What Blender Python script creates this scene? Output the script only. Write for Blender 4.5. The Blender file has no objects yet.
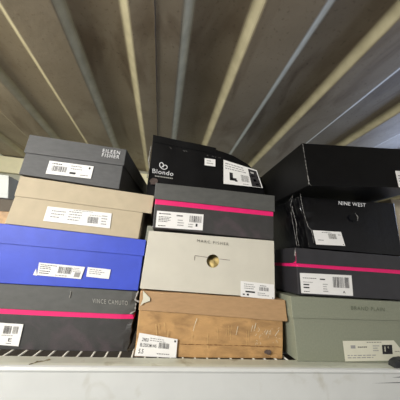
import bpy, bmesh, math, random
from mathutils import Vector, noise
random.seed(4)
C = bpy.context.scene.collection
EYE = Vector((0, 0, 1.5))                 # eye height above the floor
F = 227.5                                  # focal length in pixels of a 400 px frame
RT = Vector((0.98348832, -0.16598329, 0.07211294)); UP = Vector((-0.1127907, -0.2505762, 0.96150394)); FW = Vector((0.1415238, 0.95376156, 0.26516014))

def at(px, py, Y):                         # pixel -> point (relative to the eye) on the vertical plane y = Y
    d = RT*((px-200)/F) + UP*((200-py)/F) + FW
    return d*(Y/d.y)
def atx(px, py, X):
    d = RT*((px-200)/F) + UP*((200-py)/F) + FW
    return d*(X/d.x)
def lin(r, g, b):
    f = lambda c: ((c/255)/12.92 if c/255 <= .04045 else ((c/255+.055)/1.055)**2.4)
    return (f(r), f(g), f(b), 1)

# ------------------------------------------------------------------ materials
def mat(name, col, rough=.7, spec=.4, var=.12, scale=30, bump=.15, bscale=400, col2=None, c2pos=(.55, .75), c2scale=12, stretch=(1,1,1), coat=0, metal=0):
    m = bpy.data.materials.new(name); m.use_nodes = True
    n = m.node_tree.nodes; l = m.node_tree.links; b = n['Principled BSDF']
    tc = n.new('ShaderNodeTexCoord'); mp = n.new('ShaderNodeMapping'); mp.inputs['Scale'].default_value = stretch
    l.new(tc.outputs['Object'], mp.inputs['Vector'])
    nz = n.new('ShaderNodeTexNoise'); nz.inputs['Scale'].default_value = scale; nz.inputs['Detail'].default_value = 6
    l.new(mp.outputs[0], nz.inputs['Vector'])
    rp = n.new('ShaderNodeValToRGB'); c = lin(*col)
    rp.color_ramp.elements[0].position = .3; rp.color_ramp.elements[1].position = .7
    rp.color_ramp.elements[0].color = tuple(x*(1-var) for x in c[:3])+(1,)
    rp.color_ramp.elements[1].color = tuple(min(1, x*(1+var)) for x in c[:3])+(1,)
    l.new(nz.outputs['Fac'], rp.inputs[0]); out = rp.outputs[0]
    if col2:
        n2 = n.new('ShaderNodeTexNoise'); n2.inputs['Scale'].default_value = c2scale; n2.inputs['Detail'].default_value = 8; n2.inputs['Distortion'].default_value = .6
        l.new(mp.outputs[0], n2.inputs['Vector'])
        r2 = n.new('ShaderNodeValToRGB'); r2.color_ramp.elements[0].position = c2pos[0]; r2.color_ramp.elements[1].position = c2pos[1]
        l.new(n2.outputs['Fac'], r2.inputs[0])
        mx = n.new('ShaderNodeMixRGB'); l.new(r2.outputs[0], mx.inputs[0]); l.new(out, mx.inputs[1]); mx.inputs[2].default_value = lin(*col2); out = mx.outputs[0]
    l.new(out, b.inputs['Base Color'])
    b.inputs['Roughness'].default_value = rough; b.inputs['Specular IOR Level'].default_value = spec
    b.inputs['Metallic'].default_value = metal; b.inputs['Coat Weight'].default_value = coat; b.inputs['Coat Roughness'].default_value = .2
    if bump:
        nb = n.new('ShaderNodeTexNoise'); nb.inputs['Scale'].default_value = bscale; nb.inputs['Detail'].default_value = 3
        l.new(mp.outputs[0], nb.inputs['Vector'])
        bp = n.new('ShaderNodeBump'); bp.inputs['Strength'].default_value = bump; bp.inputs['Distance'].default_value = .001
        l.new(nb.outputs['Fac'], bp.inputs['Height']); l.new(bp.outputs[0], b.inputs['Normal'])
    return m

def ceiling_material():
    m = bpy.data.materials.new('ceiling_paint'); m.use_nodes = True
    n = m.node_tree.nodes; l = m.node_tree.links; b = n['Principled BSDF']
    tc = n.new('ShaderNodeTexCoord')
    def nz(s, d=6, dist=0, stretch=None):
        t = n.new('ShaderNodeTexNoise'); t.inputs['Scale'].default_value = s; t.inputs['Detail'].default_value = d; t.inputs['Distortion'].default_value = dist
        if stretch:
            mp = n.new('ShaderNodeMapping'); mp.inputs['Scale'].default_value = stretch; l.new(tc.outputs['Object'], mp.inputs[0]); l.new(mp.outputs[0], t.inputs[0])
        else: l.new(tc.outputs['Object'], t.inputs[0])
        return t
    def ramp(src, p0, p1, c0, c1):
        r = n.new('ShaderNodeValToRGB'); e = r.color_ramp.elements
        e[0].position = p0; e[1].position = p1; e[0].color = c0; e[1].color = c1; l.new(src, r.inputs[0]); return r.outputs[0]
    def mix(f, a, bb, mode='MIX'):
        x = n.new('ShaderNodeMixRGB'); x.blend_type = mode
        l.new(f, x.inputs[0]) if not isinstance(f, (int, float)) else setattr(x.inputs[0], 'default_value', f)
        for s, k in ((a, 1), (bb, 2)):
            if isinstance(s, tuple): x.inputs[k].default_value = s
            else: l.new(s, x.inputs[k])
        return x.outputs[0]
    # stained grey-brown pans; webs paler by slope, side light put into the colour
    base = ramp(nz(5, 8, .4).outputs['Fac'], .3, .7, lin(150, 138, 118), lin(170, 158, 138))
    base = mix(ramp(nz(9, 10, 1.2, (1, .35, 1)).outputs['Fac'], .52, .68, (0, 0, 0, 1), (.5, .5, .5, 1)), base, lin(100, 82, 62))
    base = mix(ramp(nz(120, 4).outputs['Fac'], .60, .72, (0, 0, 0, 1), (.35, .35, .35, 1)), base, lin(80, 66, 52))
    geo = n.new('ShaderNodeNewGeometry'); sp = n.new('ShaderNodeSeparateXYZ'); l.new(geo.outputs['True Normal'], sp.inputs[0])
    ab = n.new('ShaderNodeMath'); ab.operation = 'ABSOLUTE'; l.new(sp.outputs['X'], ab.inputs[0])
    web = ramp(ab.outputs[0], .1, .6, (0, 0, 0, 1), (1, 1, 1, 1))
    lit_web_col = ramp(nz(30, 6).outputs['Fac'], .3, .7, lin(176, 168, 138), lin(198, 190, 158))
    l.new(mix(web, base, lit_web_col), b.inputs['Base Color'])
    b.inputs['Roughness'].default_value = .55; b.inputs['Specular IOR Level'].default_value = .35
    bp = n.new('ShaderNodeBump'); bp.inputs['Strength'].default_value = .25; bp.inputs['Distance'].default_value = .002
    l.new(nz(60, 6).outputs['Fac'], bp.inputs['Height']); l.new(bp.outputs[0], b.inputs['Normal'])
    return m

M = dict(
    charcoal=mat('charcoal_board', (80, 80, 80), .6, .4, .1, 60, .3, 700, stretch=(1, 1, 3)),
    tan=mat('tan_board', (184, 170, 144), .7, .3, .05, 40, .25, 800),
    tan_dark=mat('tan_board_inside', (140, 110, 80), .8, .2),
    blue=mat('cobalt_board', (58, 78, 190), .5, .4, .08, 30, .3, 900),
    grey_lid=mat('grey_board_lid', (84, 84, 81), .5, .4, .1, 50, .3, 600, stretch=(1, 1, 2)),
    grey_base=mat('dark_grey_board', (60, 59, 58), .45, .45, .14, 40, .3, 500, (84, 72, 76), (.5, .8), 25),
    grey_gloss=mat('dark_grey_glossy_board', (50, 49, 52), .3, .55, .12, 40, .25, 500),
    pink=mat('hot_pink_band', (226, 34, 108), .5, .4, .05, 60, .1),
    black=mat('black_board', (12, 12, 13), .42, .22, .2, 40, .25, 300),
    black_gloss=mat('black_glossy_board', (9, 9, 12), .3, .45, .2, 40, .35, 90),
    white_board=mat('off_white_board', (204, 199, 184), .65, .3, .03, 30, .2, 600),
    card=mat('kraft_board', (186, 146, 96), .5, .5, .12, 30, .5, 120, (150, 116, 76), (.45, .7), 22, (1, 1, 2)),
    card_lid=mat('kraft_board_lid', (176, 142, 104), .6, .3, .06, 60, .3, 400, stretch=(1, 1, 4)),
    tape=mat('packing_tape_highlight', (205, 172, 118), .2, .6, .1, 80, .4, 120),
    sage=mat('sage_linen_board', (136, 139, 121), .75, .25, .06, 300, .5, 900),
    paper=mat('label_paper', (232, 230, 226), .55, .4, .02, 60, 0),
    cream_paper=mat('cream_label_paper', (212, 209, 190), .6, .3, .03, 60, 0),
    ink=mat('label_ink', (45, 43, 45), .6, .3, .1, 60, 0),
    faint=mat('faint_label_ink', (150, 148, 146), .6, .3, .1, 60, 0),
    silver=mat('silver_foil', (165, 163, 155), .4, .5, .05, 60, 0),
    whiteprint=mat('white_print', (225, 225, 225), .5, .4, .05, 60, 0),
    greyprint=mat('grey_print', (98, 96, 88), .6, .3, .05, 60, 0),
    sageprint=mat('dark_green_print', (96, 102, 84), .6, .3, .05, 60, 0),
    worn=mat('worn_paper_edge', (150, 148, 144), .8, .2, .3, 200, .2),
    scuff=mat('brown_scuff', (92, 78, 72), .6, .3, .3, 120, .4, 200),
    scuff_dark=mat('dark_scuff', (120, 84, 52), .7, .2, .3, 120, .3),
    shelf=mat('shelf_enamel', (206, 207, 203), .4, .45, .03, 20, .08, 60, (176, 172, 156), (.6, .85), 18),
    shelf_lip=mat('shelf_lip_enamel', (198, 199, 182), .5, .4, .05, 40, .15, 120, (160, 155, 130), (.6, .8), 40),
    wire=mat('shelf_wire', (215, 212, 200), .4, .5, .05, 60, 0),
    dirt=mat('lip_dirt', (132, 122, 98), .8, .2, .3, 300, .1),
    streak=mat('grey_streak_mark', (92, 94, 96), .8, .2, .3, 200, 0),
    rail=mat('cream_rail_paint', (226, 219, 180), .5, .4, .05, 20, .15, 60),
    wall=mat('wall_paint', (170, 170, 152), .6, .3, .08, 8, .15, 60, (140, 130, 110), (.6, .8), 6),
    floor=mat('floor_boards', (70, 56, 44), .7, .3, .2, 6, .3, 60, stretch=(8, 1, 1)),
    pale=mat('pale_grey_board', (198, 202, 200), .6, .3, .03, 20, .1),
    greybrown=mat('grey_brown_board', (92, 84, 74), .7, .3, .1, 20, .1),
    rubber=mat('black_rubber', (42, 44, 46), .5, .4, .2, 60, .3, 200),
    tissue=mat('packing_tissue', (214, 190, 128), .8, .2, .15, 90, .5, 120),
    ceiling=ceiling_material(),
)

# ------------------------------------------------------------------ mesh building (coordinates relative to the eye)
class MB:
    def __init__(s): s.v = []; s.f = []; s.m = []; s.mats = []
    def mi(s, k):
        if k not in s.mats: s.mats.append(k)
        return s.mats.index(k)
    def poly(s, pts, k):
        i = len(s.v); s.v += [Vector(p) for p in pts]; s.f.append(tuple(range(i, i+len(pts)))); s.m.append(s.mi(k))
    def grid(s, fn, nu, nv, k):
        i = len(s.v)
        for b in range(nv+1):
            for a in range(nu+1): s.v.append(Vector(fn(a/nu, b/nv)))
        for b in range(nv):
            for a in range(nu):
                q = i+b*(nu+1)+a; s.f.append((q, q+1, q+nu+2, q+nu+1)); s.m.append(s.mi(k) if isinstance(k, str) else s.mi(k((a+.5)/nu, (b+.5)/nv)))
    def tube(s, pts, r, k, n=8):
        i = len(s.v)
        for j, p in enumerate(pts):
            p = Vector(p); t = (Vector(pts[min(j+1, len(pts)-1)])-Vector(pts[max(j-1, 0)])).normalized()
            a = t.cross(Vector((0, 0, 1))); a = a.normalized() if a.length > 1e-4 else Vector((1, 0, 0)); b = a.cross(t)
            for q in range(n): s.v.append(p+a*r*math.cos(2*math.pi*q/n)+b*r*math.sin(2*math.pi*q/n))
        for j in range(len(pts)-1):
            for q in range(n):
                x = i+j*n+q; y = i+j*n+(q+1) % n; s.f.append((x, y, y+n, x+n)); s.m.append(s.mi(k))
        s.f.append(tuple(i+q for q in range(n))[::-1]); s.m.append(s.mi(k))
        s.f.append(tuple(i+(len(pts)-1)*n+q for q in range(n))); s.m.append(s.mi(k))
    def text(s, body, quad, k, lift=0, spacing=1.0, bold=0):
        cu = bpy.data.curves.new('lettering_source', 'FONT'); cu.body = body; cu.space_character = spacing; cu.offset = bold; cu.resolution_u = 4
        ob = bpy.data.objects.new('lettering_source', cu); me = ob.to_mesh()
        xs = [v.co.x for v in me.vertices]; ys = [v.co.y for v in me.vertices]
        x0, x1, y0, y1 = min(xs), max(xs), min(ys), max(ys); i = len(s.v)
        for v in me.vertices:
            p = bil(quad, (v.co.x-x0)/(x1-x0), (v.co.y-y0)/(y1-y0)); p.y -= lift; s.v.append(p)
        for p in me.polygons: s.f.append(tuple(i+q for q in p.vertices)); s.m.append(s.mi(k))
        ob.to_mesh_clear(); bpy.data.objects.remove(ob); bpy.data.curves.remove(cu)
    def build(s, name, parent=None, smooth=False, merge=True, label=None):
        me = bpy.data.meshes.new(name); org = Vector(parent['_o']) if parent else Vector((0, 0, 0))
        me.from_pydata([v-org for v in s.v], [], s.f)
        for k in s.mats: me.materials.append(M[k])
        for p, q in zip(me.polygons, s.m): p.material_index = q; p.use_smooth = smooth
        bm = bmesh.new(); bm.from_mesh(me)
        if merge: bmesh.ops.remove_doubles(bm, verts=bm.verts, dist=2e-5)
        bmesh.ops.recalc_face_normals(bm, faces=bm.faces)
        bm.to_mesh(me); bm.free()
        o = bpy.data.objects.new(name, me); C.objects.link(o)
        if parent: o.parent = parent
        else: o.location = EYE
        if label: o['label'] = label
        return o

def marks(mb, o):                          # printed / worn marks become faces of the part they sit on
    me = o.data; org = Vector(o.parent['_o']); idx = {}
    for k in mb.mats:
        names = [m_.name for m_ in me.materials]
        if M[k].name not in names: me.materials.append(M[k]); names.append(M[k].name)
        idx[k] = names.index(M[k].name)
    bm = bmesh.new(); bm.from_mesh(me)
    for f, q in zip(mb.f, mb.m):
        try: nf = bm.faces.new([bm.verts.new(mb.v[i]-org) for i in f]); nf.material_index = idx[mb.mats[q]]
        except ValueError: pass
    bm.to_mesh(me); bm.free()

def bil(q, u, v):                          # q = bottom-left, bottom-right, top-right, top-left
    a = Vector(q[0]).lerp(Vector(q[1]), u); b = Vector(q[3]).lerp(Vector(q[2]), u)
    return a.lerp(b, v)
def bevel(o, w=.0012, seg=2, ang=40):
    m = o.modifiers.new('bevel', 'BEVEL'); m.width = w; m.segments = seg; m.limit_method = 'ANGLE'; m.angle_limit = math.radians(ang)
def solid(o, t=.0018):
    m = o.modifiers.new('board', 'SOLIDIFY'); m.thickness = t; m.offset = -1
def thing(name, label, cat, org, group=None):
    o = bpy.data.objects.new(name, None); C.objects.link(o); o.location = EYE+Vector(org); o.empty_display_size = .05
    o['_o'] = tuple(org); o['label'] = label; o['category'] = cat
    if group: o['group'] = group
    return o
def structure(o): o['kind'] = 'structure'; return o
def hexa(mb, q, depth, k, bottom=True, top=True, n=(24, 8, 10), deform=None, front=True, frontk=None, skew=0):
    """closed skin of a carton; q = four front corners BL BR TR TL, extruded away by depth"""
    D = Vector((skew, depth, 0)); d = deform or (lambda p: p)
    nx, ny, nz = n
    g = lambda fn, a, b, kk=k: mb.grid(lambda u, v: d(fn(u, v)), a, b, kk)
    if front: g(lambda u, v: bil(q, u, v), nx, nz, frontk or k)
    g(lambda u, v: bil(q, u, v)+D, nx, nz)
    g(lambda u, v: bil(q, 0, v)+D*u, ny, nz, (lambda u, v: frontk(0, v)) if frontk else k); g(lambda u, v: bil(q, 1, v)+D*u, ny, nz, (lambda u, v: frontk(1, v)) if frontk else k)
    if top: g(lambda u, v: bil(q, u, 1)+D*v, nx, ny)
    if bottom: g(lambda u, v: bil(q, u, 0)+D*v, nx, ny)
def quad(bl, br, tr, tl, Y):               # front corners given as (x, z) in metres on the plane y = Y
    return [Vector((a[0], Y, a[1])) for a in (bl, br, tr, tl)]
def grow(q, e, eb=0):                      # lid slightly larger than its base
    return [q[0]+Vector((-e, -e, -eb)), q[1]+Vector((e, -e, -eb)), q[2]+Vector((e, -e, 0)), q[3]+Vector((-e, -e, 0))]
def wobble(amp, sc=9, seed=0):
    def f(p):
        s = p*sc+Vector((seed, seed*1.7, 0))
        return p+Vector((noise.noise(s), noise.noise(s+Vector((9, 3, 1))), noise.noise(s+Vector((3, 7, 5)))*.6))*amp
    return f
def chain(*fs):
    def f(p):
        for g in fs: p = g(p)
        return p
    return f
def carton(root, q, depth, seam, kb, kl, band=None, over=.0026, lidq=None, d=None, bevelw=.0011, lift=0, skew=0, nband=0):
    """shoe carton: base plus a hollow lid; seam = v (0..1) of the lid's lower rim at left and right, band = (v0, v1, material) printed on the base"""
    d = d or wobble(.0006)
    top = [Vector(p) for p in q]; top[2].z -= .0025; top[3].z -= .0025
    b = MB(); nz = 30
    hexa(b, top, depth, kb, n=(24, 8, nz), deform=d, skew=skew, frontk=(lambda u, v: band[2] if v > band[0]+(band[1]-band[0])*u else kb) if band else None)
    if band:                               # the neck of the base is pink all round
        D = Vector((skew, depth, 0))
    ob = b.build('base', root); bevel(ob, bevelw)
    lq = lidq or grow([bil(q, 0, seam[0]), bil(q, 1, seam[1]), q[2], q[3]], over)
    lq = [p+Vector((0, 0, lift)) for p in lq]
    l = MB(); hexa(l, lq, depth+2*over+.001, kl, bottom=False, n=(24, 8, 8), deform=d, skew=skew)
    ol = l.build('lid', root); bevel(ol, bevelw); solid(ol, .0014)
    return ob, ol

# ------------------------------------------------------------------ print, labels, wear
def sub(q, u0, v0, u1, v1): return [bil(q, u0, v0), bil(q, u1, v0), bil(q, u1, v1), bil(q, u0, v1)]
def pquad(px, Y, lift=0):                  # px: TL, TR, BR, BL in the photograph, on a box front at distance Y
    tl, tr, br, bl = [at(a, b, Y) for a, b in px]
    q = [bl, br, tr, tl]
    for p in q: p.y -= lift
    return q
def label_part(root, px, Y, items, k='paper', off=.0016, clip=None, name='label'):
    q = pquad(px, Y); mb = MB()
    for p in q: p.y = Y-off
    up = lambda r, e=.00025: [p+Vector((0, -e, 0)) for p in r]
    if clip: pts = [bil(q, u, v) for u, v in clip]
    else: pts = q
    mb.poly(up(pts), k)
    n = len(pts)
    for i in range(n): mb.poly([pts[i], pts[(i+1) % n], pts[(i+1) % n]+Vector((0, -.00025, 0)), pts[i]+Vector((0, -.00025, 0))], k)
    for it in items:
        kind, u0, v0, u1, v1 = it[:5]; r = up(sub(q, u0, v0, u1, v1), .00045)
        if kind == 'bar': mb.poly(r, it[5] if len(it) > 5 else 'ink')
        elif kind == 'code':
            x = 0; rr = random.Random(int(u0*1000))
            while x < 1:
                w = rr.choice((.02, .03, .05)); mb.poly(sub(r, x, 0, min(1, x+w), 1), it[5] if len(it) > 5 else 'ink'); x += w+rr.choice((.02, .03, .05))
        elif kind == 'lines':              # rows of tiny print
            rows = it[5]; rr = random.Random(int(v0*977+u0*31)); kk = it[6] if len(it) > 6 else 'ink'
            for j in range(rows):
                y0 = 1-(j+.75)/rows; x = 0; end = rr.uniform(.6, 1)
                while x < end:
                    w = rr.uniform(.05, .16); mb.poly(sub(r, x, y0, min(end, x+w), y0+.42/rows), kk); x += w+.03
        elif kind == 'text': mb.text(it[5], r, it[6] if len(it) > 6 else 'ink', 0, 1.0, .01)
    return mb.build(name, root, merge=False)
def lettering(root, px, Y, body, k, off=.0021, spacing=1.1, bold=0, name='lettering'):
    q = pquad(px, Y)
    for p in q: p.y = Y-off
    mb = MB(); mb.text(body, q, k, 0, spacing, bold); return mb.build(name, root, merge=False)
def ribbon(mb, pts, w, k, jag=.5):         # worn line along a crease; points are 3-D
    P = []
    for a, b in zip(pts[:-1], pts[1:]):
        a, b = Vector(a), Vector(b); n = max(3, int((b-a).length/.003))
        P += [a.lerp(b, i/n) for i in range(n)]
    P.append(Vector(pts[-1])); L = []; R = []
    for i, p in enumerate(P):
        t = (P[min(i+1, len(P)-1)]-P[max(i-1, 0)]).normalized(); s = t.cross(Vector((0, 1, 0))).normalized()
        ww = w*(1+jag*random.uniform(-1, 1)); c = p+s*w*jag*random.uniform(-.4, .4)
        L.append(c-s*ww/2); R.append(c+s*ww/2)
    for i in range(len(P)-1): mb.poly([L[i], L[i+1], R[i+1], R[i]], k)
def blob(mb, c, rx, rz, k, n=18, seed=0):  # irregular flat patch facing the front
    r = random.Random(seed); mb.poly([Vector(c)+Vector((rx*math.cos(2*math.pi*i/n)*r.uniform(.7, 1.1), 0, rz*math.sin(2*math.pi*i/n)*r.uniform(.7, 1.1))) for i in range(n)], k)

# ================================================================== THE SETTING
def ceiling():
    h = .5; half = .135; a = .0135; t = .018
    webs = [(i*.1355-.0005, i) for i in range(-14, 18)]
    prof = []
    for x, i in webs:                      # even i rises away to a high pan, odd i drops to a low pan
        lo, hi = h, h+t
        z0, z1 = (lo, hi) if i % 2 == 0 else (hi, lo)
        for s in range(9):
            f = s/8; e = f*f*(3-2*f)
            prof.append((x-a+2*a*f, z0+(z1-z0)*e))
    mb = MB(); ys = [-1.2+i*.17 for i in range(16)]
    for (x0, z0), (x1, z1) in zip(prof[:-1], prof[1:]):
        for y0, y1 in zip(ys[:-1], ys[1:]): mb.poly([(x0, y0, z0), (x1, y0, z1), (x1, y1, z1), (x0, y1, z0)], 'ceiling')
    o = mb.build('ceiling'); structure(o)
    sm = MB(); r = random.Random(2)       # weld line joining two roof sheets
    pts = [(-.0705+r.uniform(-.0006, .0006), -1.2+i*.02, h-.0006) for i in range(127)]
    sm.tube(pts, .0013, 'greybrown', 6); structure(sm.build('trim_2'))
ceiling()
WY = 1.35
w = MB(); hexa(w, quad((-1.9, -1.5), (2.3, -1.5), (2.3, .518), (-1.9, .518), WY), .04, 'wall', n=(6, 1, 6)); structure(w.build('wall_back'))
r_ = MB(); hexa(r_, quad((-1.9, .400), (2.3, .400), (2.3, .494), (-1.9, .494), WY-.022), .022, 'rail', n=(4, 1, 2)); o = r_.build('trim_1'); bevel(o, .004, 3); structure(o)
f_ = MB(); f_.grid(lambda u, v: (-1.9+4.2*u, -1.2+2.6*v, -1.5), 4, 4, 'floor'); structure(f_.build('floor'))

# ------------------------------------------------------------------ the shelf
SH = -.180
shelf = thing('wire_shelf', 'off-white metal shelf with wire deck and deep front lip carrying the shoe boxes', 'shelf', (0, .46, SH-.22))
lip = MB()
sec = [(.4955, SH-.012), (.4955, SH+.002), (.470, SH+.002), (.4625, SH+.0005), (.4600, SH-.0010), (.4580, SH+.0028), (.4545, SH+.0046), (.4510, SH+.0034), (.4490, SH-.0005), (.4505, SH-.004), (.4505, -.62), (.457, -.62), (.457, -.012+SH)]
xs = [-1.0+i*.1 for i in range(21)]
for (y0, z0), (y1, z1) in zip(sec, sec[1:]+sec[:1]):
    k = 'shelf_lip' if y0 > .4605 and z0 > SH-.005 and y1 > .454 else 'shelf'
    for x0, x1 in zip(xs[:-1], xs[1:]): lip.poly([(x0, y0, z0), (x1, y0, z0), (x1, y1, z1), (x0, y1, z1)], k)
for e in (-1.0, 1.0): lip.poly([(e, y, z) for y, z in sec], 'shelf')
# dried smear on the lip, grey streaks on the face
ribbon(lip, [(-.190, .463, SH+.0026), (-.176, .474, SH+.0028), (-.165, .480, SH+.0028)], .0022, 'dirt', .7)
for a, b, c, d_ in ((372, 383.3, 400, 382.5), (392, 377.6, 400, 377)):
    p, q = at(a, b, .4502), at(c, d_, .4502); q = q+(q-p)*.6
    lip.poly([p, q+Vector((0, 0, -.0014)), q+Vector((0, 0, .0010))], 'streak')
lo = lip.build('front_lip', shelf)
bn = MB(); bn.grid(lambda u, v: (-1+2*u, .457+.88*v, -.60), 4, 4, 'greybrown'); bn.grid(lambda u, v: (-1+2*u, 1.337, -.60+.41*v), 4, 2, 'greybrown')
for e in (-1, 1): bn.grid(lambda u, v: (e, .457+.88*u, -.60+.41*v), 4, 2, 'greybrown')
bo = bn.build('shade_tray', shelf); solid(bo, .002)  # added tray, shuts out light so the wire slots stay dark
wd = MB()
x = -.98
while x < .98:
    wd.tube([(x, .49, SH-.0018), (x, 1.32, SH-.0018)], .0018, 'wire', 8); x += .0243
for y in (.56, .75, .95, 1.15, 1.31): wd.tube([(-.99, y, SH-.0066), (.99, y, SH-.0066)], .003, 'wire', 8)
wd.build('wire_deck', shelf, smooth=True)

# ================================================================== LEFT STACK (fronts on y = .52)
Y = .52
def b5(x, z, Y): return (x*Y/50, z*Y/50)   # cm measured on the plane y = .5 -> metres on the plane y = Y
# grey box with pink stripe, lowest
Y = .528
q = quad((-.330, SH), (-.0405, SH), (-.0395, -.0676), (-.330, -.0655), Y)
r = thing('shoe_box', 'grey shoe box with pink stripe, lowest of the left stack under the blue box', 'shoe box', (-.18, Y+.1, SH), 'stacked shoe boxes')
def crush_l4(p):
    if p.x > -.075:
        t = (p.x+.075)/.036; p = p+Vector((-.004*t*max(0, noise.noise(p*90)+.4), .006*t*t*max(0, noise.noise(p*70+Vector((4, 0, 0)))+.4), 0))
    return p
ob, ol = carton(r, q, .20, (.605, .605), 'grey_base', 'grey_lid', (.53, .535, 'pink'), d=chain(wobble(.0008, 9, 3), crush_l4))
lettering(r, [(93, 298.2), (128, 300.6), (128, 305), (93, 302.6)], Y, 'VINCE CAMUTO', 'silver', .0042, 1.25)
wr = MB()
ribbon(wr, [at(138, 291, Y-.0045), at(135, 300, Y-.0045), at(139, 302, Y-.0045)], .0022, 'worn', .9)
ribbon(wr, [at(136, 303, Y-.0045), at(135, 311, Y-.0045), at(130, 314, Y-.0045)], .0018, 'worn', .9)
ribbon(wr, [at(71, 291, Y-.0045), at(69.5, 298, Y-.0045)], .0007, 'silver', .5)
marks(wr, ol)
label_part(r, [(-14, 321.5), (24, 324), (19, 346), (-20, 343)], Y, [('code', .52, .52, .72, .88), ('code', .76, .54, .9, .88, 'faint'), ('lines', .50, .40, .88, .50, 1, 'faint'), ('text', .70, .18, .79, .34, 'E'), ('lines', .66, .06, .86, .14, 1), ('lines', .05, .1, .4, .9, 5)])
# blue box
Y = .52
q = quad((-.334, -.0655), b5(-3.75, -6.3, Y), b5(-3.7, 3.8, Y), (-.332, .0475), Y)
r = thing('shoe_box', 'cobalt blue shoe box with two white stickers on its front', 'shoe box', (-.18, Y+.1, -.0655), 'stacked shoe boxes')
carton(r, q, .20, (.66, .675), 'blue', 'blue', d=wobble(.0006, 8, 11))
label_part(r, [(39.5, 262.5), (85.5, 267), (81, 279), (37.5, 275)], Y, [('lines', .04, .5, .40, .92, 3), ('lines', .04, .12, .3, .45, 2), ('code', .44, .3, .74, .85), ('lines', .76, .5, .98, .9, 3, 'faint'), ('bar', .82, .12, .95, .5, 'faint'), ('lines', .4, .06, .76, .22, 1, 'faint')])
label_part(r, [(88, 267), (111, 269.5), (109, 279), (86.5, 276.5)], Y, [('lines', .1, .3, .95, .9, 3, 'faint')], name='sticker')
t_ = MB(); t_.poly([at(36, 268.5, Y-.0018), at(37, 275.6, Y-.0018), at(32.8, 275.0, Y-.0018)], 'paper'); t_.build('triangle_mark', r, label='white triangle mark')
# tan box, its lid pushed to the right
r = thing('shoe_box', 'tan shoe box with its lid shifted right, between the blue and charcoal boxes', 'shoe box', (-.18, Y+.1, .045), 'stacked shoe boxes')
q = quad(b5(-30.8, 4.6, Y), b5(-5.1, 3.9, Y), b5(-4.8, 13.5, Y), b5(-30.2, 14.3, Y), Y)
lq = [Vector((a*Y/50, Y-.002, b*Y/50)) for a, b in ((-30.5, 10.3), (-3.05, 9.55), (-3.0, 13.6), (-30.5, 14.6))]
carton(r, q, .20, None, 'tan', 'tan', lidq=lq, d=wobble(.0008, 8, 5))
label_part(r, [(48, 206.5), (112, 213.5), (110, 228.5), (43.5, 221)], Y, [('lines', .08, .25, .3, .85, 3, 'faint'), ('lines', .34, .2, .6, .9, 4, 'faint'), ('code', .64, .2, .80, .62), ('lines', .66, .68, .9, .78, 1, 'faint'), ('lines', .85, .15, .97, .85, 4, 'faint'), ('lines', .4, .9, .7, .98, 1)])
# charcoal box on top
r = thing('shoe_box', 'charcoal shoe box topmost of the left stack with white label and silver lettering', 'shoe box', (-.215, Y+.12, .153), 'stacked shoe boxes')
q = quad(b5(-31.0, 15.0, Y), b5(-10.7, 14.25, Y), b5(-10.75, 23.8, Y), b5(-30.8, 24.15, Y), Y)
carton(r, q, .29, (.53, .58), 'charcoal', 'charcoal', d=wobble(.0005, 8, 8), skew=.04)
lettering(r, [(103.5, 149.6), (120.5, 152), (120, 155.3), (103, 153)], Y, 'EILEEN', 'whiteprint', .0042, 1.25, 0)
lettering(r, [(102.8, 153.8), (119.8, 156.1), (119.3, 159.6), (102.2, 157.3)], Y, 'FISHER', 'whiteprint', .0042, 1.25, 0)
label_part(r, [(50, 161), (94, 166.7), (91, 179), (46, 173.8)], Y, [('lines', .08, .74, .42, .92, 1), ('code', .09, .25, .42, .68), ('lines', .5, .5, .8, .92, 2, 'faint'), ('bar', .5, .18, .64, .34), ('bar', .90, .72, .94, .88), ('lines', .74, .12, .94, .26, 1)])

# ================================================================== MIDDLE STACK (fronts on y = .505)
Y = .505
# kraft box, lowest
r = thing('shoe_box', 'brown cardboard shoe box with taped lid, lowest of the middle stack', 'shoe box', (.12, Y+.1, SH), 'stacked shoe boxes')
q = quad((-.0285, SH), (.274, SH), (.276, -.0655), (-.031, -.0625), Y)
def ragged(p):
    if p.z < -.170 and p.x > .20: p = p+Vector((0, .004*max(0, noise.noise(p*50)), 0))
    return p
lq = [Vector((a, Y-.004, b)) for a, b in ((-.0315, -.0985), (.2845, -.1080), (.2805, -.0715), (-.0335, -.0618))]
lq[3].z = -.0622; lq[2].z = -.0655
ob, ol = carton(r, q, .20, None, 'card', 'card_lid', lidq=lq, d=chain(wobble(.0022, 12, 21), ragged), bevelw=.002)
label_part(r, [(139.5, 332.5), (177.5, 339), (176, 357.5), (134.5, 355.5)], Y-.0022, [('text', .10, .66, .26, .82, '2903'), ('text', .08, .42, .48, .58, 'BLOSSOM WS'), ('text', .07, .12, .19, .32, '5.5'), ('code', .54, .42, .80, .70), ('bar', .92, .82, .96, .92), ('lines', .52, .12, .9, .2, 1), ('lines', .3, .7, .75, .9, 2, 'faint')])
tp = MB()                                 # torn tape at the lid corner, scratches and the taped strip along the base
yy = .4985
for i in range(16):                       # wrinkles in the clear tape over the kraft front, highlights painted as pale ribbons
    x_ = random.uniform(150, 250); z_ = random.uniform(322, 334); ribbon(tp, [at(x_, z_, .5018), at(x_+random.uniform(-1, 1), z_+random.uniform(4, 16), .5018)], .0006, 'tape', .8)
tp2 = MB(); tp2.poly([at(143, 290.5, yy), at(150, 298, yy), at(150, 301, yy), at(144, 303, yy), at(140, 306, yy), at(143, 299, yy)], 'cream_paper')
for a, b in (((193, 331), (196, 321)), ((196, 322), (197, 318)), ((236, 335), (238, 326)), ((251, 332), (253, 325)), ((254, 331), (256, 323)), ((266, 335), (268, 330)), ((275, 336), (279, 330))):
    ribbon(tp, [at(a[0], a[1], .5015), at(b[0], b[1], .5015)], .0009, 'cream_paper', .5)
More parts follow.
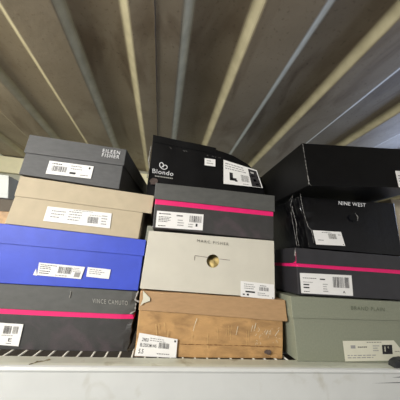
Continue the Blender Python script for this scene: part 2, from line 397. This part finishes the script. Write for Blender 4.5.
for i in range(26):
    x_, z_ = random.uniform(255, 280), random.uniform(327, 343)
    ribbon(tp, [at(x_, z_, .5016), at(x_+random.uniform(-2, 2), z_+random.uniform(1, 3), .5016)], .0005, 'cream_paper', .5)
blob(tp, at(268, 352, .5008), .009, .005, 'scuff', seed=3)
ribbon(tp, [at(178, 344, .5014), at(215, 345, .5014), at(250, 346, .5014), at(281, 347, .5014)], .0008, 'scuff_dark', .9)
marks(tp, ob); tp2.build('torn_tape', r, label='torn pale scrap of tape')
# off-white box with the round hole
r = thing('shoe_box', 'off-white shoe box with round finger hole in its front, above the brown cardboard box', 'shoe box', (.11, Y+.1, -.0635), 'stacked shoe boxes')
q = quad((-.0345, -.0590), (.2575, -.0630), (.2575, .0618), (-.0315, .0590), Y)
mb = MB(); dd = wobble(.0005, 8, 31)
hexa(mb, q, .20, 'white_board', front=False, deform=dd)
hc = at(213, 261, Y); hr = .0142; N = 64
def rim(i):
    a = 2*math.pi*i/N; dx, dz = math.cos(a), math.sin(a); mx_ = max(abs(dx), abs(dz)); return (dx/mx_+1)/2, (dz/mx_+1)/2
for j in range(6):
    for i in range(N):
        def P_(ii, t):
            a = 2*math.pi*ii/N; inner = hc+Vector((hr*math.cos(a), 0, hr*math.sin(a))); u, v = rim(ii); return inner.lerp(dd(bil(q, u, v)), t)
        mb.poly([P_(i, j/6), P_(i+1, j/6), P_(i+1, (j+1)/6), P_(i, (j+1)/6)], 'white_board')
o = mb.build('body', r); bevel(o, .0012); solid(o, .002); box_m = o
tl = MB(); c0 = hc+Vector((.012, .045, -.012))
def tis(u, v):
    th, ph = u*2*math.pi, v*math.pi; p = Vector((.05*math.sin(ph)*math.cos(th), .035*math.sin(ph)*math.sin(th), .03*math.cos(ph)))
    return c0+p*(1+.25*noise.noise(p*60))
tl.grid(tis, 40, 20, 'tissue'); tl.build('tissue_paper', r)
cl = MB()
for a, b in (((196.5, 255.8), (207, 257.3)), ((194.8, 256), (194.6, 260.5)), ((195, 255.6), (197, 255.9)), ((219.5, 259), (230, 260.2))):
    ribbon(cl, [at(a[0], a[1], Y-.0008), at(b[0], b[1], Y-.0008)], .0009, 'scuff', .3)
marks(cl, box_m)
lettering(r, [(197, 239.3), (228.5, 242.8), (228.5, 245.6), (197, 242.1)], Y, 'MARC FISHER', 'greyprint', .0010, 1.35)
label_part(r, [(240.5, 280.8), (274, 284.5), (274, 299.6), (240.5, 296.3)], Y, [('code', .55, .5, .84, .74), ('lines', .57, .78, .8, .88, 1), ('bar', .14, .3, .42, .4), ('bar', .06, .12, .12, .2), ('bar', .18, .1, .24, .22), ('bar', .94, .06, .97, .13), ('lines', .1, .5, .45, .9, 3, 'faint'), ('lines', .5, .15, .85, .4, 2, 'faint')], off=.0008)
# grey box with pink stripe, upper middle
Y = .502
r = thing('shoe_box', 'grey shoe box with pink stripe, in the middle stack directly above the off-white box', 'shoe box', (.12, Y+.1, .062), 'stacked shoe boxes')
q = quad(b5(-2.4, 6.5, Y), b5(25.4, 6.35, Y), b5(25.5, 17.1, Y), b5(-2.75, 16.7, Y), Y)
carton(r, q, .21, (.635, .625), 'grey_base', 'grey_lid', (.525, .545, 'pink'), d=wobble(.0006, 9, 41))
label_part(r, [(157, 210.8), (203.5, 214.6), (202.5, 230.5), (155.5, 227.3)], Y, [('lines', .05, .78, .34, .92, 1), ('lines', .05, .34, .36, .7, 4), ('lines', .05, .06, .26, .18, 1), ('lines', .42, .7, .62, .9, 1), ('code', .70, .45, .96, .86), ('bar', .84, .2, .88, .38), ('lines', .45, .15, .62, .6, 3, 'faint'), ('lines', .68, .1, .8, .4, 2, 'faint')])
# black boot box on top, set back
Y = .60
r = thing('boot_box', 'large crushed black boot box with heart logo, topmost of the middle stack', 'boot box', (.12, Y+.09, .174), 'stacked shoe boxes')
zb = .1735
q = quad((-.058, zb), (.281, zb), (.284, .342), (-.0605, .342), Y)
prof_top = [(-.07, .3415), (.12, .3305), (.131, .3270), (.18, .3180), (.233, .3005), (.265, .2790), (.279, .2640), (.30, .2560)]
def ztop(x):
    for (a, za), (b, zb_) in zip(prof_top[:-1], prof_top[1:]):
        if x <= b: return za+(zb_-za)*max(0, (x-a))/(b-a)
    return prof_top[-1][1]
def crush(p):
    v = (p.z-zb)/(.342-zb); p = p.copy(); back = (p.y-.6)/.18
    zt = ztop(p.x); zt = zt+(.333-zt)*.25*back
    p.z = zb+v*(zt-zb)
    if p.x > .15: p.x -= (p.x-.15)*.05*v; p.y += (p.x-.15)*.12*v*v
    if p.x < -.032: p.z -= .024*(1-v)*min(1, (-.032-p.x)/.006)
    return p
mb = MB(); hexa(mb, q, .18, 'black', n=(48, 10, 18), deform=chain(crush, wobble(.0022, 14, 51)))
box_b = o = mb.build('body', r); bevel(o, .0015)
fl = MB(); fq = quad((-.0595, .322), (.125, .312), (.125, .3325), (-.061, .3435), Y)     # folded lid edge along the top
hexa(fl, [p+Vector((0, -.002, 0)) for p in fq], .183, 'black', bottom=False, n=(20, 6, 3), deform=wobble(.0022, 14, 51)); o = fl.build('lid', r); solid(o, .0012); bevel(o, .001)
lettering(r, [(152.5, 169.2), (173.5, 172.4), (173, 176.6), (152.5, 173.4)], Y, 'Blondo', 'whiteprint', .0045, 1.1, .0)
tg = MB(); x_ = 155.0
while x_ < 173:                            # tiny tagline under the name, too small to read
    w_ = random.uniform(.8, 2); z_ = 175.4+(x_-155)*.145; tg.poly([at(x_, z_+1, Y-.0045), at(x_+w_, z_+1+w_*.145, Y-.0045), at(x_+w_, z_+w_*.145, Y-.0045), at(x_, z_, Y-.0045)], 'silver'); x_ += w_+.4
marks(tg, box_b)
hq = [(0, 0), (-.5, .45), (-.62, .95), (-.35, 1.25), (-.05, 1.1), (.1, .75), (.12, .5), (-.05, .42), (-.16, .36), (.08, .66), (.4, .85), (.75, .65), (.78, .3), (.45, .02), (0, 0)]
hh = MB(); cc = at(162.5, 169, Y-.0045); pts = []
for i in range(len(hq)-1):
    p0, p1, p2, p3 = [hq[max(0, min(len(hq)-1, i+j))] for j in (-1, 0, 1, 2)]
    for s in range(6):
        t = s/6; pts.append(tuple(.5*((2*p1[k])+(-p0[k]+p2[k])*t+(2*p0[k]-5*p1[k]+4*p2[k]-p3[k])*t*t+(-p0[k]+3*p1[k]-3*p2[k]+p3[k])*t**3) for k in (0, 1)))
ribbon(hh, [cc+Vector((a*.0150, 0, b*.0150)) for a, b in pts], .0020, 'whiteprint', 0); hh.build('logo', r, merge=False, label='white looped heart mark')
label_part(r, [(223, 160.5), (256, 171), (262, 188.5), (223, 184.3)], Y, [
    ('bar', .72, .02, .97, .93, 'ink'), ('lines', .76, .5, .93, .86, 2, 'paper'), ('bar', .80, .3, .88, .42, 'paper'), ('bar', .84, .12, .92, .2, 'paper'),
    ('lines', .05, .62, .66, .93, 3, 'faint'), ('code', .47, .2, .68, .52), ('bar', .16, .2, .25, .52), ('bar', .16, .18, .34, .30), ('bar', .30, .15, .36, .22), ('lines', .5, .05, .68, .13, 1, 'faint')], off=.0055)
label_part(r, [(204.3, 158.7), (215, 160.2), (215, 167.2), (204.3, 165.8)], Y, [('lines', .2, .2, .85, .85, 2, 'faint')], off=.0045, name='price_sticker')
we = MB()
ribbon(we, [at(151, 146, Y-.005), at(148.5, 160, Y-.005), at(149.3, 168, Y-.005), at(147, 178, Y-.005)], .0016, 'worn', .9)
blob(we, at(153.5, 181.5, Y-.0065), .012, .011, 'scuff', 14, 5)
for i in range(9):
    a = random.uniform(152, 250); zt = 140+(a-152)*.2; ribbon(we, [at(a, zt+4, Y-.005), at(a+random.uniform(.5, 2), zt+4.5+random.uniform(0, 1), Y-.005)], .0006, 'worn', .5)
marks(we, box_b)

# ================================================================== RIGHT STACK
Y = .488
r = thing('shoe_box', 'sage green linen shoe box, lowest of the right stack', 'shoe box', (.44, Y+.1, SH+.002), 'stacked shoe boxes')
q = quad((.2965, SH+.0022), (.590, SH+.0022), (.588, -.0535), (.2865, -.0550), Y)
carton(r, q, .20, (.655, .685), 'sage', 'sage', d=wobble(.0005, 8, 61), over=.0032)
lettering(r, [(349.5, 305.5), (382.5, 307.2), (382.5, 311), (349.5, 309.3)], Y, 'BRAND PLAIN', 'sageprint', .0048, 1.2)
label_part(r, [(342, 340.6), (399.5, 340), (401, 360), (344.5, 361)], Y, [('bar', .66, .32, .84, .78), ('bar', .70, .45, .72, .7, 'cream_paper'), ('bar', .76, .5, .78, .7, 'cream_paper'), ('bar', .12, .62, .2, .78, 'faint'), ('lines', .24, .62, .46, .76, 1, 'greyprint'), ('lines', .05, .12, .6, .34, 2, 'faint'), ('lines', .4, .88, .72, .96, 1, 'greyprint'), ('lines', .88, .4, 1, .5, 1, 'greyprint'), ('lines', .5, .45, .62, .8, 3, 'faint')], k='cream_paper', clip=[(0, 0), (1, 0), (1, .55), (.88, 1), (0, 1)], off=.0018)
# grey box with pink stripe, torn lid corner
Y = .489
r = thing('shoe_box', 'dark grey shoe box with pink stripe and torn lid corner, above the green box', 'shoe box', (.44, Y+.1, -.052), 'stacked shoe boxes')
q = quad((.3045, -.0515), (.592, -.0500), (.592, .0505), (.3025, .0490), Y)
r3 = carton(r, q, .20, (.66, .68), 'grey_gloss', 'grey_gloss', (.60, .615, 'pink'), d=wobble(.0007, 9, 71))
tc_ = MB()                                 # pink lining where the lid's corner has split, on the left side
xs_ = .3005
for pts in ([(290, 252), (297, 266), (290, 267)],):
    tc_.poly([Vector((xs_, .4862, .041)), Vector((xs_, .4862, .015)), Vector((xs_, .504, .014))], 'pink')
tc_.poly([Vector((xs_-.0006, .4872, .048)), Vector((xs_-.0006, .4868, .030)), Vector((xs_-.0006, .4925, .032))], 'worn')
marks(tc_, r3[0])
label_part(r, [(299.3, 272.8), (350.8, 275.3), (352.5, 295.8), (300.8, 293)], Y, [('lines', .05, .72, .32, .8, 1), ('bar', .37, .70, .47, .76), ('lines', .05, .52, .25, .6, 1, 'faint'), ('bar', .05, .4, .16, .46), ('bar', .05, .26, .16, .32), ('lines', .05, .06, .2, .14, 1), ('code', .62, .36, .95, .88), ('text', .80, .10, .85, .22, 'A'), ('lines', .42, .1, .52, .55, 4, 'faint')], off=.0017)
# black glossy box with crumpled corner
r = thing('shoe_box', 'glossy black shoe box with crumpled left corner and white silver-lettered front, under the tilted black box', 'shoe box', (.45, Y+.1, .052), 'stacked shoe boxes')
r['label'] = 'glossy black shoe box with crumpled left corner and white lettering, under the tilted black box'
q = quad((.338, .0525), (.589, .0525), (.589, .1870), (.316, .1735), Y)
def crumple(p):
    p = p.copy(); t = max(0, 1-(p.x-.316)/.045)
    if t > 0 and p.y < .60:
        k = t*max(0, 1-(p.y-Y)/.10)
        p.x += .004*k*(abs(noise.noise(Vector((p.y*55, p.z*38, 2))))*2-.6); p.y += .005*t*max(0, noise.noise(Vector((p.x*60, 1, p.z*45)))+.15)*(1 if p.y < Y+.03 else 0)
    return p
mb = MB(); hexa(mb, q, .20, 'black_gloss', n=(50, 24, 26), deform=chain(crumple, wobble(.0015, 13, 81)))
box_c = o = mb.build('body', r); bevel(o, .0012)
lettering(r, [(337.5, 201.4), (364.5, 203.6), (364.5, 207.3), (337.5, 205.1)], Y, 'NINE WEST', 'whiteprint', .0035, 1.1, .008)
label_part(r, [(311.5, 230.4), (339.5, 232.2), (343.8, 246), (314.8, 244.6)], Y, [('code', .5, .45, .78, .82, 'greyprint'), ('lines', .3, .84, .8, .92, 1), ('lines', .1, .28, .36, .38, 1), ('bar', .93, .06, .96, .12), ('lines', .85, .7, .97, .85, 2, 'faint')], off=.0045)
we = MB()
yw = Y-.0045
ribbon(we, [at(300, 193, yw), at(303.5, 212, yw), at(308, 226.5, yw), at(311.5, 230, yw), at(314, 243, yw)], .0009, 'worn', .6)
X1 = .3125
def side(px, py): return atx(px, py, X1)
for pl in ([(283, 205), (289, 201), (293, 195)], [(293, 195), (290.5, 205), (296, 222), (297, 236), (299, 246)], [(292, 206), (297, 226)], [(291, 212), (294.5, 232), (297, 246)]):
    ribbon(we, [side(*p) for p in pl], .0009, 'worn', .6)
marks(we, box_c)
th = MB(); blob(th, at(353, 218, Y-.0035), .012, .010, 'black', 20, 9); ribbon(th, [at(355, 213, Y-.004), at(358, 217, Y-.004), at(357.5, 221, Y-.004)], .0011, 'worn', .8); marks(th, box_c)
# tilted black box on top
Y = .43
r = thing('shoe_box', 'plain black shoe box lying tilted on top of the right stack', 'shoe box', (.45, Y+.15, .185), 'stacked shoe boxes')
q = quad((.3020, .1805), (.6170, .2150), (.6080, .3165), (.2920, .2835), Y)
mb = MB(); hexa(mb, q, .27, 'black', n=(30, 12, 10), deform=wobble(.0008, 9, 91)); o = mb.build('body', r); bevel(o, .0012)
lb = label_part(r, [(394.5, 171), (412, 172), (414, 189), (398.2, 187.5)], Y, [('lines', .1, .3, .9, .8, 3, 'faint')], off=.0014)
we = MB(); ribbon(we, [q[3]+Vector((.0008, -.0012, -.003)), bil(q, 0, .5)+Vector((.0008, -.0012, 0)), q[0]+Vector((.0008, -.0012, .004)), q[0]+Vector((.006, -.0012, .001))], .0009, 'worn', .8)
ribbon(we, [bil(q, 0, .22)+Vector((.001, -.0013, 0)), q[0]+Vector((.001, -.0013, .002))], .0020, 'worn', .9)
marks(we, o)

# upright beige box past the right stack
r = thing('boot_box', 'beige box seen as a sliver at the right picture edge beside the crumpled black box', 'boot box', (.70, .62, SH), None)
q = quad((.618, SH-.0), (.79, SH-.0), (.79, .2115), (.618, .2115), .520)
mb = MB(); hexa(mb, q, .12, 'tan', n=(8, 6, 20), deform=wobble(.0005)); o = mb.build('body', r); bevel(o, .0012)

# black strap end hanging over the lip, bottom right
r = thing('rubber_strap', 'short black rubber strap end lying over the shelf lip at the right edge', 'strap', (.52, .461, SH+.005))
mb = MB(); A = at(391.5, 361, .466); 
outline = [(.4850, .0055), (.4862, .0125), (.4905, .0165), (.4990, .0200), (.5120, .0215), (.5400, .0200), (.5600, .0185), (.5600, .0075), (.5200, .0072), (.4990, .0062), (.4900, .0052)]
fr = [Vector((a, .4530, SH+b)) for a, b in outline]; bk = [p+Vector((.002, .016, 0)) for p in fr]
mb.poly(fr, 'rubber'); mb.poly(bk, 'rubber')
for i in range(len(fr)): mb.poly([fr[i], fr[(i+1) % len(fr)], bk[(i+1) % len(fr)], bk[i]], 'rubber')
o = mb.build('strap_end', r); bevel(o, .001)

# boxes standing far left behind the stack
def plain(name, label, cat, q, depth, k, lid=None):
    r = thing(name, label, cat, ((q[0].x+q[1].x)/2, q[0].y+depth/2, q[0].z))
    r['group'] = 'boxes behind the left stack'
    if lid: carton(r, q, depth, lid, k, k, d=wobble(.0006))
    else:
        mb = MB(); hexa(mb, q, depth, k, n=(10, 6, 6), deform=wobble(.0006)); bevel(mb.build('body', r), .0012)
YB = .80
plain('carton', 'orange-brown carton behind the left stack, just above the blue box at the left edge', 'carton', quad((-.80, SH), (-.485, SH), (-.485, .1115), (-.80, .1145), YB), .3, 'card')
plain('shoe_box', 'dark grey-brown block in the gap between pale box and orange-brown carton, behind left stack', 'shoe box', quad((-.80, .1155), (-.470, .1125), (-.470, .1535), (-.80, .1555), YB+.01), .28, 'greybrown')  # dark block filling the gap under the pale box
plain('shoe_box', 'pale grey box behind the left stack, below the cream wall rail', 'shoe box', quad((-.80, .1565), (-.5050, .1545), (-.523, .2310), (-.80, .2330), YB), .3, 'pale')

# ================================================================== light and camera
def area(name, loc, target, size, power, col, sy=None, spread=150):
    l = bpy.data.lights.new(name, 'AREA'); l.energy = power; l.spread = math.radians(spread); l.size = size; l.color = col
    if sy: l.shape = 'RECTANGLE'; l.size_y = sy
    o = bpy.data.objects.new(name, l); C.objects.link(o); o.location = EYE+Vector(loc)
    o.rotation_euler = (Vector(target)-Vector(loc)).to_track_quat('-Z', 'Y').to_euler(); return o
area('warm_side_fill', (-1.15, .40, .33), (.2, .42, .48), .6, 3.0, (1, .92, .68), .15)  # unseen warm lamp added to light the left-facing ceiling webs
area('cool_side_fill', (1.35, .70, .36), (.0, .35, .48), .7, 5, (.52, .66, 1), .2)  # unseen cool lamp added at the side to graze the right-facing webs
area('room_light', (-1.1, -.75, .44), (.05, .5, -.14), .5, 31, (1, .985, .955), .3)
wd_ = bpy.data.worlds.new('world'); bpy.context.scene.world = wd_; wd_.use_nodes = True
wd_.node_tree.nodes['Background'].inputs[0].default_value = (1, .98, .95, 1); wd_.node_tree.nodes['Background'].inputs[1].default_value = .3

from mathutils import Matrix
cam = bpy.data.cameras.new('camera'); co = bpy.data.objects.new('camera', cam); C.objects.link(co)
cam.sensor_width = 36; cam.sensor_fit = 'HORIZONTAL'; cam.lens = F/400*36; cam.clip_start = .01
co.matrix_world = Matrix(((RT.x, UP.x, -FW.x, EYE.x), (RT.y, UP.y, -FW.y, EYE.y), (RT.z, UP.z, -FW.z, EYE.z), (0, 0, 0, 1)))
S = bpy.context.scene; S.camera = co
for o in bpy.data.objects:
    if '_o' in o: del o['_o']
S.view_settings.view_transform = 'Standard'; S.view_settings.look = 'None'; S.view_settings.gamma = 1; S.view_settings.use_curve_mapping = False
S.view_settings.exposure = .17
